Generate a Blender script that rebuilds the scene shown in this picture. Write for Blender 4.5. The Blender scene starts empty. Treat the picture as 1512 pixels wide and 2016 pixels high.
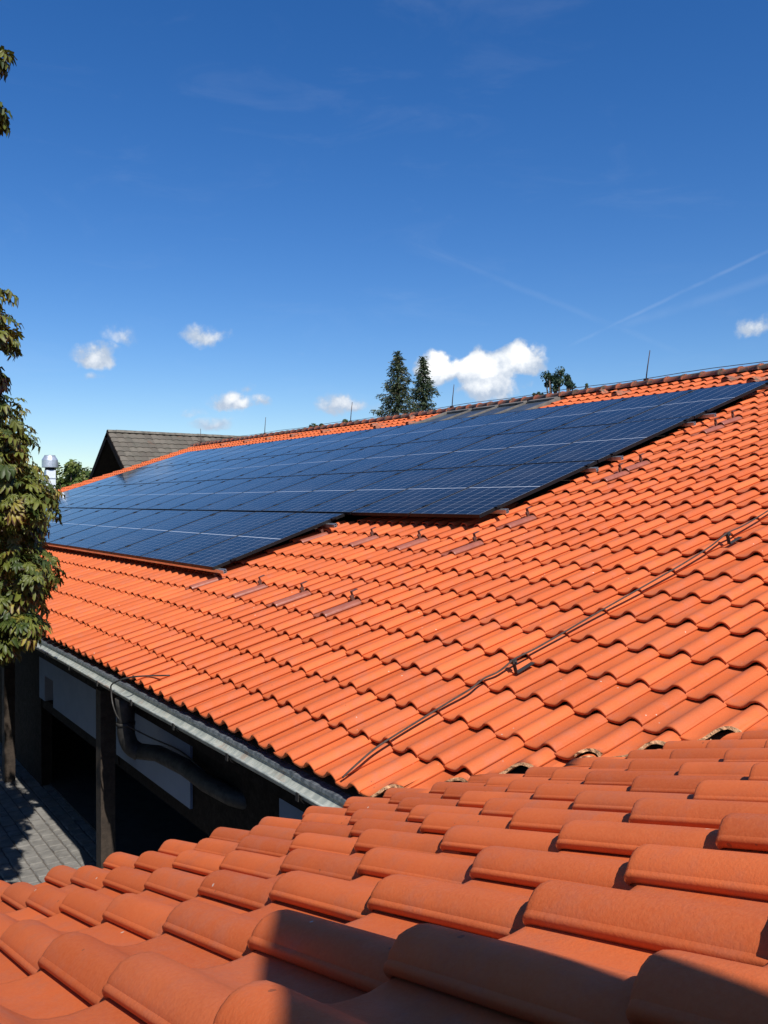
import bpy, bmesh, math, random
from mathutils import Vector, Matrix, noise as mnoise
R = math.radians
random.seed(7)
scene = bpy.context.scene
col = scene.collection

# ------------------------------------------------------------------ camera
CAM = Vector((3.3939, -2.2375, 1.3701)); YAW = 0.6108; PITCH = -0.0110
FWD = Vector((-math.cos(YAW)*math.cos(PITCH), math.sin(YAW)*math.cos(PITCH), math.sin(PITCH)))
RGT = Vector((math.sin(YAW), math.cos(YAW), 0)); UPV = RGT.cross(FWD)
cd = bpy.data.cameras.new('camera'); cam = bpy.data.objects.new('camera', cd); col.objects.link(cam)
cd.sensor_fit = 'VERTICAL'; cd.sensor_height = 36; cd.sensor_width = 27; cd.lens = 1705.05/2016*36
cd.clip_start = 0.02; cd.clip_end = 3000
mw = Matrix((RGT, UPV, -FWD)).transposed().to_4x4(); mw.translation = CAM
cam.matrix_world = mw
scene.camera = cam

# ------------------------------------------------------------------ sky and sun
SUN = Vector((0.84, -0.12, 1.0)).normalized()
SUN_EL = math.asin(SUN.z); SUN_ROT = math.atan2(SUN.x, SUN.y)
world = bpy.data.worlds.new('World'); scene.world = world; world.use_nodes = True
EXPOSURE = 0.42
scene.view_settings.view_transform = 'Standard'; scene.view_settings.look = 'None'
scene.view_settings.exposure = EXPOSURE; scene.view_settings.gamma = 1.0
SKY_STRENGTH = 0.094

class NT:
    """small helper to wire shader nodes"""
    def __init__(s, tree): s.t = tree; s.n = tree.nodes; s.l = tree.links
    def new(s, kind, **kw):
        n = s.n.new(kind)
        for k, v in kw.items(): setattr(n, k, v)
        return n
    def put(s, sock, v):
        if v is None: return
        if hasattr(v, 'is_output') or isinstance(v, bpy.types.NodeSocket): s.l.new(v, sock)
        else:
            if sock.type == 'RGBA' and len(v) == 3: v = (*v, 1)
            sock.default_value = v
    def m(s, op, a, b=None, c=None, clamp=False):
        n = s.new('ShaderNodeMath', operation=op, use_clamp=clamp)
        for i, v in enumerate((a, b, c)): s.put(n.inputs[i], v)
        return n.outputs[0]
    def vm(s, op, a, b=None, sc=None):
        n = s.new('ShaderNodeVectorMath', operation=op)
        s.put(n.inputs[0], a); s.put(n.inputs[1], b)
        if sc is not None: s.put(n.inputs['Scale'], sc)
        return n.outputs['Value'] if op in ('DOT_PRODUCT', 'LENGTH', 'DISTANCE') else n.outputs[0]
    def noise(s, vec, scale, detail=4, rough=.55, dist=0, dim='3D'):
        n = s.new('ShaderNodeTexNoise', noise_dimensions=dim)
        s.put(n.inputs['Vector'], vec); n.inputs['Scale'].default_value = scale
        n.inputs['Detail'].default_value = detail; n.inputs['Roughness'].default_value = rough
        n.inputs['Distortion'].default_value = dist
        return n.outputs[0]
    def mix(s, f, a, b, mode='MIX'):
        n = s.new('ShaderNodeMix', data_type='RGBA', blend_type=mode)
        s.put(n.inputs[0], f); s.put(n.inputs[6], a); s.put(n.inputs[7], b)
        return n.outputs[2]
    def ss(s, v, a, b, to0=0., to1=1.):
        n = s.new('ShaderNodeMapRange', interpolation_type='SMOOTHSTEP')
        s.put(n.inputs[0], v); n.inputs[1].default_value = a; n.inputs[2].default_value = b
        n.inputs[3].default_value = to0; n.inputs[4].default_value = to1
        return n.outputs[0]
    def lin(s, v, a, b, to0=0., to1=1.):
        n = s.new('ShaderNodeMapRange'); s.put(n.inputs[0], v)
        n.inputs[1].default_value = a; n.inputs[2].default_value = b; n.inputs[3].default_value = to0; n.inputs[4].default_value = to1
        return n.outputs[0]

def build_world():
    w = NT(world.node_tree); w.n.clear()
    sky = w.new('ShaderNodeTexSky', sky_type='NISHITA', sun_disc=False, sun_elevation=SUN_EL, sun_rotation=SUN_ROT)
    sky.altitude = 0; sky.air_density = 1.0; sky.dust_density = 0.25; sky.ozone_density = 4.5
    d = w.vm('NORMALIZE', w.new('ShaderNodeTexCoord').outputs['Generated'])
    wn = w.new('ShaderNodeTexNoise'); w.put(wn.inputs['Vector'], d); wn.inputs['Scale'].default_value = 42; wn.inputs['Detail'].default_value = 4
    dw = w.vm('ADD', d, w.vm('MULTIPLY', w.vm('SUBTRACT', wn.outputs['Color'], (.5, .5, .5)), (.035, .035, .028)))
    skyc = w.new('ShaderNodeHueSaturation'); skyc.inputs['Saturation'].default_value = 1.30; skyc.inputs['Hue'].default_value = 0.510
    w.put(skyc.inputs['Color'], sky.outputs[0]); skyc = skyc.outputs[0]
    # fair-weather cumulus: directions (unit vectors), half sizes in radians, strength
    Z = Vector((0, 0, 1))
    f1 = w.noise(d, 26, 8, .60); f2 = w.noise(w.vm('ADD', d, (0.006, 0.004, 0.010)), 26, 8, .60)
    blobs = [((-.7133, .6844, .1570), .034, .026, 1.5), ((-.7430, .6540, .1470), .052, .029, 1.7), ((-.7720, .6180, .1480), .030, .025, 1.7),
             ((-.7400, .6600, .1290), .052, .022, .95),
             ((-.9468, .2824, .1543), .030, .020, .75), ((-.9347, .3072, .1787), .026, .020, .34), ((-.9020, .3919, .1811), .034, .020, .60),
             ((-.8961, .4297, .1110), .036, .018, .95), ((-.8903, .4370, .1281), .018, .011, .5), ((-.8413, .5294, .1089), .042, .018, .75),
             ((-.5157, .8378, .1792), .030, .016, .62), ((-.9111, .4030, .0866), .036, .011, .42), ((-.9503, .2817, .1327), .016, .009, .25),
             ((-.8540, .4920, .1691), .018, .008, .25), ((-.9250, .3700, .1000), .040, .010, .25),
             # the same sky carries on outside the frame
             ((-.30, .93, .16), .05, .02, .9), ((.35, .92, .14), .06, .025, 1.0), ((-.97, -.16, .16), .05, .02, .9), ((-.80, -.58, .14), .06, .02, .9),
             ((-.25, -.95, .17), .06, .025, 1.0), ((.80, .58, .13), .06, .02, .9), ((.96, -.22, .15), .05, .02, .8)]
    dens = None; hgt = None
    for c, a, b, k in blobs:
        c = Vector(c).normalized(); r = c.cross(Z).normalized(); u = r.cross(c)
        x = w.m('MULTIPLY', w.vm('DOT_PRODUCT', dw, tuple(r)), 1/a)
        y = w.m('MULTIPLY', w.m('SUBTRACT', w.vm('DOT_PRODUCT', dw, tuple(u)), 0.0), 1/b)
        y2 = w.m('MAXIMUM', y, w.m('MULTIPLY', y, -1.5))
        rr = w.m('SQRT', w.m('ADD', w.m('MULTIPLY', x, x), w.m('MULTIPLY', y2, y2)))
        front = w.m('GREATER_THAN', w.vm('DOT_PRODUCT', d, tuple(c)), 0)
        v = w.m('MULTIPLY', w.m('MULTIPLY', w.m('SUBTRACT', 1.12, rr, clamp=True), k), front)
        hv = w.m('MULTIPLY', v, w.m('ADD', y, 1.0))
        dens = v if dens is None else w.m('MAXIMUM', dens, v)
        hgt = hv if hgt is None else w.m('MAXIMUM', hgt, hv)
    nz = w.m('MULTIPLY', w.m('SUBTRACT', f1, .5), 2.5)
    tot = w.m('ADD', dens, w.m('MULTIPLY', nz, w.ss(dens, 0, .25)))
    mask = w.m('MULTIPLY', w.ss(tot, .10, .66), w.ss(dens, .02, .55, .30, 1.0))
    sun_shading = w.m('MULTIPLY', w.m('SUBTRACT', f1, f2), 2.2)
    lum = w.m('ADD', w.ss(hgt, .25, 1.7), sun_shading, clamp=True)  # sunlit tops and grey undersides are put into the cloud colour
    ccol = w.mix(lum, (3.9, 4.7, 5.9), (9.6, 9.6, 9.5))
    # thin high cloud and old contrails
    sv = w.vm('MULTIPLY', d, (1.2, 3.2, 9.0))
    cir = w.ss(w.noise(sv, 2.4, 6, .62, .8), .50, .80)
    up = w.vm('DOT_PRODUCT', d, (0, 0, 1))
    cir = w.m('MULTIPLY', cir, w.ss(up, .02, .12))
    cir = w.m('MULTIPLY', cir, .03)
    con = None
    for a, b, wid, k in [((-.6691, .7222, .1753), (-.4700, .8440, .2680), .0014, .08), ((-.640, .7500, .1900), (-.4500, .8540, .2400), .0035, .04),
                         ((-.7728, .5643, .2903), (-.5780, .8006, .1579), .0024, .03)]:
        a = Vector(a).normalized(); b = Vector(b).normalized(); n = a.cross(b).normalized(); mid = (a+b).normalized(); tdir = (b-a).normalized(); half = (b-a).length/2
        dist = w.m('ABSOLUTE', w.m('ADD', w.vm('DOT_PRODUCT', d, tuple(n)), w.m('MULTIPLY', w.m('SUBTRACT', w.noise(d, 14, 3), .5), .006)))
        s1 = w.ss(dist, 0, wid*2.2, 1, 0)
        al = w.m('ABSOLUTE', w.vm('DOT_PRODUCT', w.vm('SUBTRACT', d, tuple(mid)), tuple(tdir)))
        s2 = w.ss(al, half*.7, half*1.1, 1, 0)
        s3 = w.ss(w.noise(d, 26, 3), .18, .6)
        v = w.m('MULTIPLY', w.m('MULTIPLY', s1, s2), w.m('MULTIPLY', s3, k))
        con = v if con is None else w.m('MAXIMUM', con, v)
    thin = w.m('MAXIMUM', cir, con)
    c1 = w.mix(thin, skyc, (7.4, 7.9, 8.4)); c2 = w.mix(mask, c1, ccol)
    bg = w.new('ShaderNodeBackground'); w.put(bg.inputs[0], c2); bg.inputs[1].default_value = SKY_STRENGTH
    out = w.new('ShaderNodeOutputWorld'); w.l.new(bg.outputs[0], out.inputs[0])
build_world()

sl = bpy.data.lights.new('sun', 'SUN'); sl.energy = 4.8; sl.angle = R(0.53); sl.color = (1.0, 0.95, 0.87)
so = bpy.data.objects.new('sun', sl); col.objects.link(so); so.rotation_euler = SUN.to_track_quat('Z', 'Y').to_euler(); so.location = (8, -4, 12)

# ------------------------------------------------------------------ mesh helpers
class MB:
    def __init__(s): s.v = []; s.f = []; s.mi = []; s.cur = 0; s.sm = []; s.smooth = False
    def vert(s, p): s.v.append(tuple(p)); return len(s.v)-1
    def face(s, ids): s.f.append(tuple(ids)); s.mi.append(s.cur); s.sm.append(s.smooth)
    def quad(s, a, b, c, d): s.face([s.vert(a), s.vert(b), s.vert(c), s.vert(d)])
    def box(s, x0, x1, y0, y1, z0, z1, M=None):
        P = [Vector((x, y, z)) for z in (z0, z1) for y in (y0, y1) for x in (x0, x1)]
        if M: P = [M @ p for p in P]
        i = [s.vert(p) for p in P]
        for q in ((0, 2, 3, 1), (4, 5, 7, 6), (0, 1, 5, 4), (2, 6, 7, 3), (0, 4, 6, 2), (1, 3, 7, 5)): s.face([i[k] for k in q])
    def tube(s, pts, rad, n=8, cap=True, flat=1.0):
        pts = [Vector(p) for p in pts]; rads = rad if isinstance(rad, (list, tuple)) else [rad]*len(pts)
        rings = []; prev = None
        for i, p in enumerate(pts):
            t = (pts[min(i+1, len(pts)-1)]-pts[max(i-1, 0)]).normalized()
            a = prev if prev is not None else (Vector((0, 0, 1)) if abs(t.z) < .9 else Vector((1, 0, 0)))
            x = (a - t*a.dot(t)).normalized(); y = t.cross(x); prev = x
            rings.append([s.vert(p+(x*math.cos(k*2*math.pi/n)*flat+y*math.sin(k*2*math.pi/n))*rads[i]) for k in range(n)])
        o = s.smooth; s.smooth = True
        for a, b in zip(rings, rings[1:]):
            for k in range(n): s.face([a[k], a[(k+1) % n], b[(k+1) % n], b[k]])
        s.smooth = False
        if cap: s.face(rings[0][::-1]); s.face(rings[-1])
        s.smooth = o
    def sheet(s, rows, smooth=True):
        ids = [[s.vert(p) for p in r] for r in rows]; o = s.smooth; s.smooth = smooth
        for a, b in zip(ids, ids[1:]):
            for k in range(len(a)-1): s.face([a[k], a[k+1], b[k+1], b[k]])
        s.smooth = o
    def add(s, other, M):
        k = len(s.v); s.v += [tuple(M @ Vector(p)) for p in other.v]
        s.f += [tuple(i+k for i in f) for f in other.f]; s.mi += other.mi; s.sm += other.sm
    def mesh(s, name, mats, fattr=None):
        me = bpy.data.meshes.new(name); me.from_pydata(s.v, [], s.f)
        for m in (mats if isinstance(mats, (list, tuple)) else [mats]): me.materials.append(m)
        me.polygons.foreach_set('material_index', s.mi); me.polygons.foreach_set('use_smooth', s.sm)
        if fattr:
            for nm, vals in fattr.items():
                a = me.attributes.new(nm, 'FLOAT', 'FACE'); a.data.foreach_set('value', vals)
        me.update(); return me

def link(name, data, parent=None, M=None):
    o = bpy.data.objects.new(name, data); col.objects.link(o)
    if M is not None: o.matrix_basis = M
    if parent is not None:
        o.parent = parent
        if parent.get('_root'): o.matrix_parent_inverse = parent.matrix_basis.inverted()
    return o
def thing(name, label, cat, loc=(0, 0, 0), group=None):
    """an Empty at the base of a thing; its parts are given in world coordinates"""
    o = bpy.data.objects.new(name, None); col.objects.link(o); o.matrix_basis = Matrix.Translation(loc); o.empty_display_size = .2
    o['_root'] = 1; return tag(o, label, cat, group)
def tag(o, label, cat, group=None):
    o['label'] = label; o['category'] = cat
    if group: o['group'] = group
    return o
def structure(o): o['kind'] = 'structure'; return o
def stuff(o): o['kind'] = 'stuff'; return o

# ------------------------------------------------------------------ materials
def material(name, fn):
    m = bpy.data.materials.new(name); m.use_nodes = True; t = NT(m.node_tree)
    b = m.node_tree.nodes['Principled BSDF']; fn(t, b); return m
def simple(name, rgb, rough=.6, metal=0., var=.25, scale=6., bump=.0, bscale=60., spec=.4):
    def fn(t, b):
        P = t.new('ShaderNodeNewGeometry').outputs['Position']
        n = t.noise(P, scale, 6, .65)
        c = t.mix(t.ss(n, .3, .7), tuple(v*(1-var) for v in rgb), tuple(min(1, v*(1+var)) for v in rgb))
        t.put(b.inputs['Base Color'], c); b.inputs['Metallic'].default_value = metal
        t.put(b.inputs['Roughness'], t.lin(t.noise(P, scale*3, 4), .3, .7, max(.02, rough-.1), min(1, rough+.1)))
        b.inputs['Specular IOR Level'].default_value = spec
        if bump:
            bn = t.new('ShaderNodeBump'); bn.inputs['Strength'].default_value = bump; bn.inputs['Distance'].default_value = .01
            t.put(bn.inputs['Height'], t.noise(P, bscale, 5, .6)); t.put(b.inputs['Normal'], bn.outputs[0])
    return material(name, fn)

def tile_mat(name, attr):
    def fn(t, b):
        P = t.new('ShaderNodeNewGeometry').outputs['Position']
        rnd = t.new('ShaderNodeAttribute', attribute_name='rnd').outputs['Fac'] if attr else t.new('ShaderNodeObjectInfo').outputs['Random']
        c = t.mix(rnd, (.42, .084, .023), (.61, .134, .038))
        c = t.mix(t.m('MULTIPLY', t.m('GREATER_THAN', rnd, .93), .45), c, (.34, .085, .035))
        c = t.mix(t.m('MULTIPLY', t.ss(t.noise(P, 3.1, 5, .6), .42, .72), .5), c, (.40, .088, .030))       # duller fired patches
        c = t.mix(t.m('MULTIPLY', t.ss(t.noise(P, 8, 7, .72), .46, .72), .55), c, (.36, .118, .072))        # grey weathering bloom
        c = t.mix(t.m('MULTIPLY', t.ss(t.noise(P, 160, 3, .6), .3, .7), .18), c, (.62, .19, .07))           # clay grain
        v = t.new('ShaderNodeTexVoronoi', feature='F1'); t.put(v.inputs['Vector'], P); v.inputs['Scale'].default_value = 13
        sp = t.m('MULTIPLY', t.m('LESS_THAN', t.m('ADD', v.outputs['Distance'], t.m('MULTIPLY', t.noise(P, 90, 2), .05)), .075), t.m('GREATER_THAN', t.noise(P, 5.5, 2), .53))
        c = t.mix(t.m('MULTIPLY', sp, .75), c, (.55, .50, .42))                                               # pale lichen flecks
        v2 = t.new('ShaderNodeTexVoronoi', feature='F1'); t.put(v2.inputs['Vector'], P); v2.inputs['Scale'].default_value = 21
        sp2 = t.m('MULTIPLY', t.m('LESS_THAN', v2.outputs['Distance'], .09), t.m('GREATER_THAN', t.noise(P, 9, 2), .60))
        c = t.mix(t.m('MULTIPLY', sp2, .55), c, (.10, .05, .03))                                              # dark pits
        t.put(b.inputs['Base Color'], c)
        t.put(b.inputs['Roughness'], t.lin(t.noise(P, 14, 5), .3, .7, .58, .78)); b.inputs['Specular IOR Level'].default_value = .22
        bn = t.new('ShaderNodeBump'); bn.inputs['Strength'].default_value = .22; bn.inputs['Distance'].default_value = .003
        t.put(bn.inputs['Height'], t.m('ADD', t.noise(P, 210, 4, .6), t.m('MULTIPLY', t.noise(P, 16, 2, .5), .8))); t.put(b.inputs['Normal'], bn.outputs[0])
    return material(name, fn)
M_TILE = tile_mat('clay_tile', False); M_TILEF = tile_mat('clay_tile_field', True)
M_CUT = simple('broken_clay', (.50, .27, .14), .9, 0, .45, 40, .8, 120)
M_RIDGE = material('ridge_clay', lambda t, b: None)
def _ridge(t, b):
    P = t.new('ShaderNodeNewGeometry').outputs['Position']
    rnd = t.new('ShaderNodeObjectInfo').outputs['Random']
    c = t.mix(rnd, (.26, .072, .034), (.38, .115, .052))
    c = t.mix(t.ss(t.noise(P, 9, 6, .7), .46, .60), c, (.085, .065, .042))
    c = t.mix(t.m('MULTIPLY', t.ss(t.noise(P, 17, 6, .7), .60, .68), .8), c, (.42, .38, .28))
    t.put(b.inputs['Base Color'], c); b.inputs['Roughness'].default_value = .8
_ridge(NT(M_RIDGE.node_tree), M_RIDGE.node_tree.nodes['Principled BSDF'])
M_METALTILE = simple('painted_metal_tile', (.27, .085, .052), .38, 0, .12, 8, .0, 60, .5)
M_DECK = simple('roof_boarding', (.030, .020, .014), .9, 0, .3, 5)
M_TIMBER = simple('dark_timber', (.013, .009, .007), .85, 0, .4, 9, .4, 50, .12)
M_POST = simple('weathered_post', (.035, .025, .018), .8, 0, .35, 14, .5, 60)
M_WHITE = simple('shaded_white_render', (.20, .235, .30), .9, 0, .06, 3, .2, 90, .2)  # white render; its deep shade is put into a darker blue-grey colour
M_ZINC = material('zinc', lambda t, b: None)
def _zinc(t, b):
    P = t.new('ShaderNodeNewGeometry').outputs['Position']
    st = t.vm('MULTIPLY', P, (16., 3., 3.))
    c = t.mix(t.ss(t.noise(st, 1.2, 6, .65), .36, .64), (.27, .30, .275), (.44, .46, .41))
    c = t.mix(t.m('MULTIPLY', t.ss(t.noise(P, 3.2, 6, .7), .53, .66), .65), c, (.34, .22, .15))
    t.put(b.inputs['Base Color'], c); b.inputs['Roughness'].default_value = .55; b.inputs['Metallic'].default_value = .25
    bn = t.new('ShaderNodeBump'); bn.inputs['Strength'].default_value = .25; bn.inputs['Distance'].default_value = .006
    t.put(bn.inputs['Height'], t.noise(P, 40, 4)); t.put(b.inputs['Normal'], bn.outputs[0])
_zinc(NT(M_ZINC.node_tree), M_ZINC.node_tree.nodes['Principled BSDF'])
M_SHEET = material('drip_sheet', lambda t, b: None)
def _sheet(t, b):
    P = t.new('ShaderNodeNewGeometry').outputs['Position']
    x = t.new('ShaderNodeSeparateXYZ'); t.put(x.inputs[0], P)
    streak = t.noise(t.vm('MULTIPLY', P, (24., .6, .6)), 1, 3, .6)
    c = t.mix(t.ss(streak, .38, .62), (.10, .12, .15), (.26, .29, .32))
    c = t.mix(t.m('MULTIPLY', t.ss(streak, .62, .68), .6), c, (.30, .20, .12))
    t.put(b.inputs['Base Color'], c); b.inputs['Roughness'].default_value = .42; b.inputs['Metallic'].default_value = .55
_sheet(NT(M_SHEET.node_tree), M_SHEET.node_tree.nodes['Principled BSDF'])
M_ALU = simple('aluminium', (.62, .63, .64), .35, .85, .08, 12)
M_STEEL = simple('galvanised_steel', (.62, .66, .70), .38, .7, .12, 4)
M_BLACK = simple('black_anodised', (.008, .008, .009), .5, 0, .15, 6, 0, 60, .25)
M_CABLE = simple('weathered_cable', (.060, .042, .036), .75, 0, .25, 30, 0, 60, .15)
M_PIPE = simple('old_lead_pipe', (.038, .036, .034), .6, .3, .35, 9, .5, 30)
M_HOOK = simple('hook_bracket', (.13, .05, .035), .5, .2, .2, 20)
M_LEADGREY = simple('roof_light_frame', (.17, .155, .135), .55, .2, .2, 8)

def _panel(t, b):
    o = t.new('ShaderNodeTexCoord').outputs['Object']; s = t.new('ShaderNodeSeparateXYZ'); t.put(s.inputs[0], o)
    x, y = s.outputs[0], s.outputs[1]
    cw, ch = 1.092/6, 1.715/18
    def lines(v, off, step, half):
        k = t.m('FRACT', t.m('DIVIDE', t.m('SUBTRACT', v, off), step))
        e = t.m('MULTIPLY', t.m('MINIMUM', k, t.m('SUBTRACT', 1., k)), step)
        return t.m('LESS_THAN', e, half)
    cx = lines(x, .017, cw, .0030); ry = lines(y, .020, ch, .0016)
    fine = lines(x, .017, cw/9, .0005)
    mid = t.m('LESS_THAN', t.m('ABSOLUTE', t.m('SUBTRACT', y, .8775)), .008)
    rnd = t.new('ShaderNodeObjectInfo').outputs['Random']
    P = t.new('ShaderNodeNewGeometry').outputs['Position']
    base = t.mix(rnd, (.0045, .0065, .013), (.006, .009, .017))
    c = t.mix(t.m('MULTIPLY', fine, .03), base, (.20, .23, .28))
    c = t.mix(t.m('MULTIPLY', cx, .8), c, (.34, .37, .41)); c = t.mix(t.m('MULTIPLY', ry, .65), c, (.22, .25, .29)); c = t.mix(t.m('MULTIPLY', mid, .8), c, (.50, .54, .58))
    c = t.mix(t.m('MULTIPLY', t.ss(t.noise(P, 2.3, 5, .6), .4, .8), .05), c, (.4, .38, .34))
    t.put(b.inputs['Base Color'], c)
    t.put(b.inputs['Roughness'], t.lin(t.noise(P, 3, 4), .3, .7, .05, .11)); b.inputs['Specular IOR Level'].default_value = .10
M_LAM = material('solar_cells_under_glass', _panel)

# ------------------------------------------------------------------ roof geometry (measured from the place)
TH = 0.3265; LT = 0.3506; W = 0.208; STEP = .030       # hall roof: pitch, row length, tile width, lap step
TH2 = 0.3245; L2 = 0.3581; W2 = 0.2072; DZ2 = -0.037; OX2 = 2.0408; OY2 = -1.8965   # wing roof
S_RIDGE = 10.45; X_VERGE = -25.85; X_END = 9.6
def main(x, s, h=0.): return Vector((x, s*math.cos(TH)-h*math.sin(TH), s*math.sin(TH)+h*math.cos(TH)))
def wing(s, y, h=0.): return Vector((s*math.cos(TH2)-h*math.sin(TH2), y, s*math.sin(TH2)+h*math.cos(TH2)+DZ2))
MMAIN = Matrix(((1, 0, 0, 0), (0, math.cos(TH), -math.sin(TH), 0), (0, math.sin(TH), math.cos(TH), 0), (0, 0, 0, 1)))
MWING = Matrix(((0, math.cos(TH2), -math.sin(TH2), 0), (-1, 0, 0, 0), (0, math.sin(TH2), math.cos(TH2), DZ2), (0, 0, 0, 1)))
def valley_y(x): return .965*x - .07
def in_view(P, mrg=.03):
    d = Vector(P)-CAM; z = d.dot(FWD)
    if z < .1: return False
    u = d.dot(RGT)/z*1705.05; v = d.dot(UPV)/z*1705.05
    return abs(u) < 756*(1+mrg) and abs(v) < 1008*(1+mrg)

PROF = [(-.016, .001), (0., .0), (.022, -.0025), (.048, -.003), (.072, -.0005), (.090, .0055), (.105, .0150), (.118, .0260), (.130, .0350),
        (.143, .0415), (.157, .0445), (.170, .0440), (.182, .0400), (.192, .0330), (.1975, .0275), (.2010, .0232), (.2022, .0205), (.2060, .0190), (.2086, .0160), (.2084, .0118), (.2058, .0066), (.2015, .0025)]
PROF_LO = [PROF[i] for i in (1, 3, 5, 6, 7, 8, 9, 11, 13, 14, 17, 18, 21)]
TLEN = .41
def tile_mb(prof, ln=LT, wd=W, detail=True, seed=0):
    rng = random.Random(seed); k = wd/.208; prof = [(x*k, z) for x, z in prof]
    slope = -STEP/ln; T = .013
    b = MB(); n = len(prof)
    wob = [(rng.uniform(-.0006, .0006), rng.uniform(-.0007, .0007)) for _ in prof]
    def top(y, dz=0.): return [(x, y, z+slope*y+dz+(wob[i][1] if detail else 0)) for i, (x, z) in enumerate(prof)]
    if detail:
        ys = [(0.0, -.0052), (.0022, -.0022), (.007, -.0004), (.016, 0.), (.12, .0004), (.24, .0006), (TLEN, 0.)]
        ns = 17; b.sheet([top(y, d)[:ns] for y, d in ys]); b.sheet([top(y, d)[ns-1:] for y, d in ys])
        fr = top(0., -.0052); tb = top(TLEN)
        lo = [(x + (.004 if x < .15*k else -.010*(x-.15*k)/(.058*k)), .001, z-T+wob[i][1]-(.004 if i < 4 else 0)) for i, (x, z) in enumerate(prof)]
        for q in (-1, -2, -3): lo[q] = (lo[q][0]-.002, .001, prof[q][1]+slope*.001-.003)
        lb = [(p[0], TLEN, p[2]+slope*TLEN) for p in lo]
        b.sheet([lo, fr], False); b.sheet([lb, lo], True); b.sheet([tb, lb], False)
        b.quad(fr[0], lo[0], lb[0], tb[0]); b.quad(lo[-1], fr[-1], tb[-1], lb[-1])
    else:
        b.sheet([top(0., -.003), top(.010), top(TLEN-.02)])
        b.sheet([[(x, .002, z-T) for x, z in prof], top(0., -.003)], False)
    return b

TILES = [tile_mb(PROF, seed=i) for i in range(4)]
TILE_ME = [t.mesh('roof_tile', [M_TILE, M_CUT]) for t in TILES]
WTILES = [tile_mb(PROF, L2, W2, True, 10+i) for i in range(5)]
WTILE_ME = [t.mesh('roof_tile', [M_TILE, M_CUT]) for t in WTILES]
LO = tile_mb(PROF_LO, detail=False); LOW2 = tile_mb(PROF_LO, L2, W2, detail=False)

def clip_mesh(src, M, co, no, name):
    """cut a tile along the valley, with a rough broken edge"""
    bm = bmesh.new(); me = src.mesh('tmp', [M_TILE, M_CUT]); bm.from_mesh(me); bpy.data.meshes.remove(me)
    bmesh.ops.remove_doubles(bm, verts=bm.verts, dist=1e-5)
    Mi = M.inverted(); c = Mi @ co; nn = (Mi.to_3x3() @ no).normalized()
    r = bmesh.ops.bisect_plane(bm, geom=bm.verts[:]+bm.edges[:]+bm.faces[:], plane_co=c, plane_no=nn, clear_outer=True)
    if not bm.faces: bm.free(); return None
    cut = [e for e in r['geom_cut'] if isinstance(e, bmesh.types.BMEdge) and e.is_valid]
    if cut:
        ce = [e for e in bm.edges if e.is_boundary and all(abs((v.co-c).dot(nn)) < 2e-4 for v in e.verts)]
        chains = []; left = set(ce)
        while left:
            e = left.pop(); ch = list(e.verts); grow = True
            while grow:
                grow = False
                for q in list(left):
                    for end in (0, -1):
                        if ch[end] in q.verts and q in left:
                            o = q.other_vert(ch[end]); left.discard(q); grow = True
                            if o in ch: continue
                            ch.insert(0, o) if end == 0 else ch.append(o)
            chains.append(ch)
        chains.sort(key=len, reverse=True); loop = chains.pop(0)
        while chains:            # join loose ends by nearness
            bst = min(((loop[-1].co-c_[k].co).length, n_, k) for n_, c_ in enumerate(chains) for k in (0, -1)); c_ = chains.pop(bst[1]); loop += c_ if bst[2] == 0 else c_[::-1]
        loop = list(dict.fromkeys(loop))
        if len(loop) > 2:
            f = bm.faces.new(loop); f.material_index = 1; f.smooth = False
            f.normal_update()
            bmesh.ops.triangulate(bm, faces=[f])
        for v in {v for e in cut if e.is_valid for v in e.verts}:
            v.co += nn*((mnoise.noise(v.co*55+c*9)-.25)*.012)
    me = bpy.data.meshes.new(name); bm.to_mesh(me); bm.free()
    me.materials.append(M_TILE); me.materials.append(M_CUT)
    return me

# ------------------------------------------------------------------ ground, courtyard
GZ = -2.0
b = MB(); n = 24
b.sheet([[(x*60-720., y*60-720., GZ) for x in range(n+1)] for y in range(n+1)], False)
def _ground(t, bs):
    P = t.new('ShaderNodeNewGeometry').outputs['Position']
    c = t.mix(t.ss(t.noise(P, .05, 5), .4, .6), (.05, .075, .03), (.09, .09, .06)); c = t.mix(t.ss(t.noise(P, 2., 5), .3, .7), c, (.06, .06, .045))
    t.put(bs.inputs['Base Color'], c); bs.inputs['Roughness'].default_value = .95
ground = structure(link('ground', b.mesh('ground', material('ground_cover', _ground))))
b = MB(); b.box(-26, 1.2, -9, 10, GZ+.004, GZ+.045)
floor_b = MB(); floor_b.box(-25.3, 3., .36, 6.2, GZ+.05, GZ+.075)
structure(link('hall_floor', floor_b.mesh('hall_floor', simple('shaded_floor', (.03, .028, .026), .9, 0, .2, 4))))  # floor colour kept dark in place of the hall's deep shade
yard = structure(link('courtyard', b.mesh('courtyard', simple('joint_sand', (.09, .08, .07), .95, 0, .3, 30, .6, 80))))
M_PAV = simple('granite_sett', (.165, .158, .146), .85, 0, .22, 7, .7, 70)
pvs = []
for k in range(4):
    bm = bmesh.new(); bmesh.ops.create_cube(bm, size=1); bmesh.ops.scale(bm, vec=(.150, .118, .05), verts=bm.verts)
    bmesh.ops.bevel(bm, geom=bm.edges[:], offset=.008, segments=1, affect='EDGES')
    for v in bm.verts: v.co += Vector((random.uniform(-.004, .004), random.uniform(-.004, .004), random.uniform(-.003, .003)))
    me = bpy.data.meshes.new('paver'); bm.to_mesh(me); bm.free(); me.materials.append(M_PAV); pvs.append(me)
pf = MB()
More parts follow.
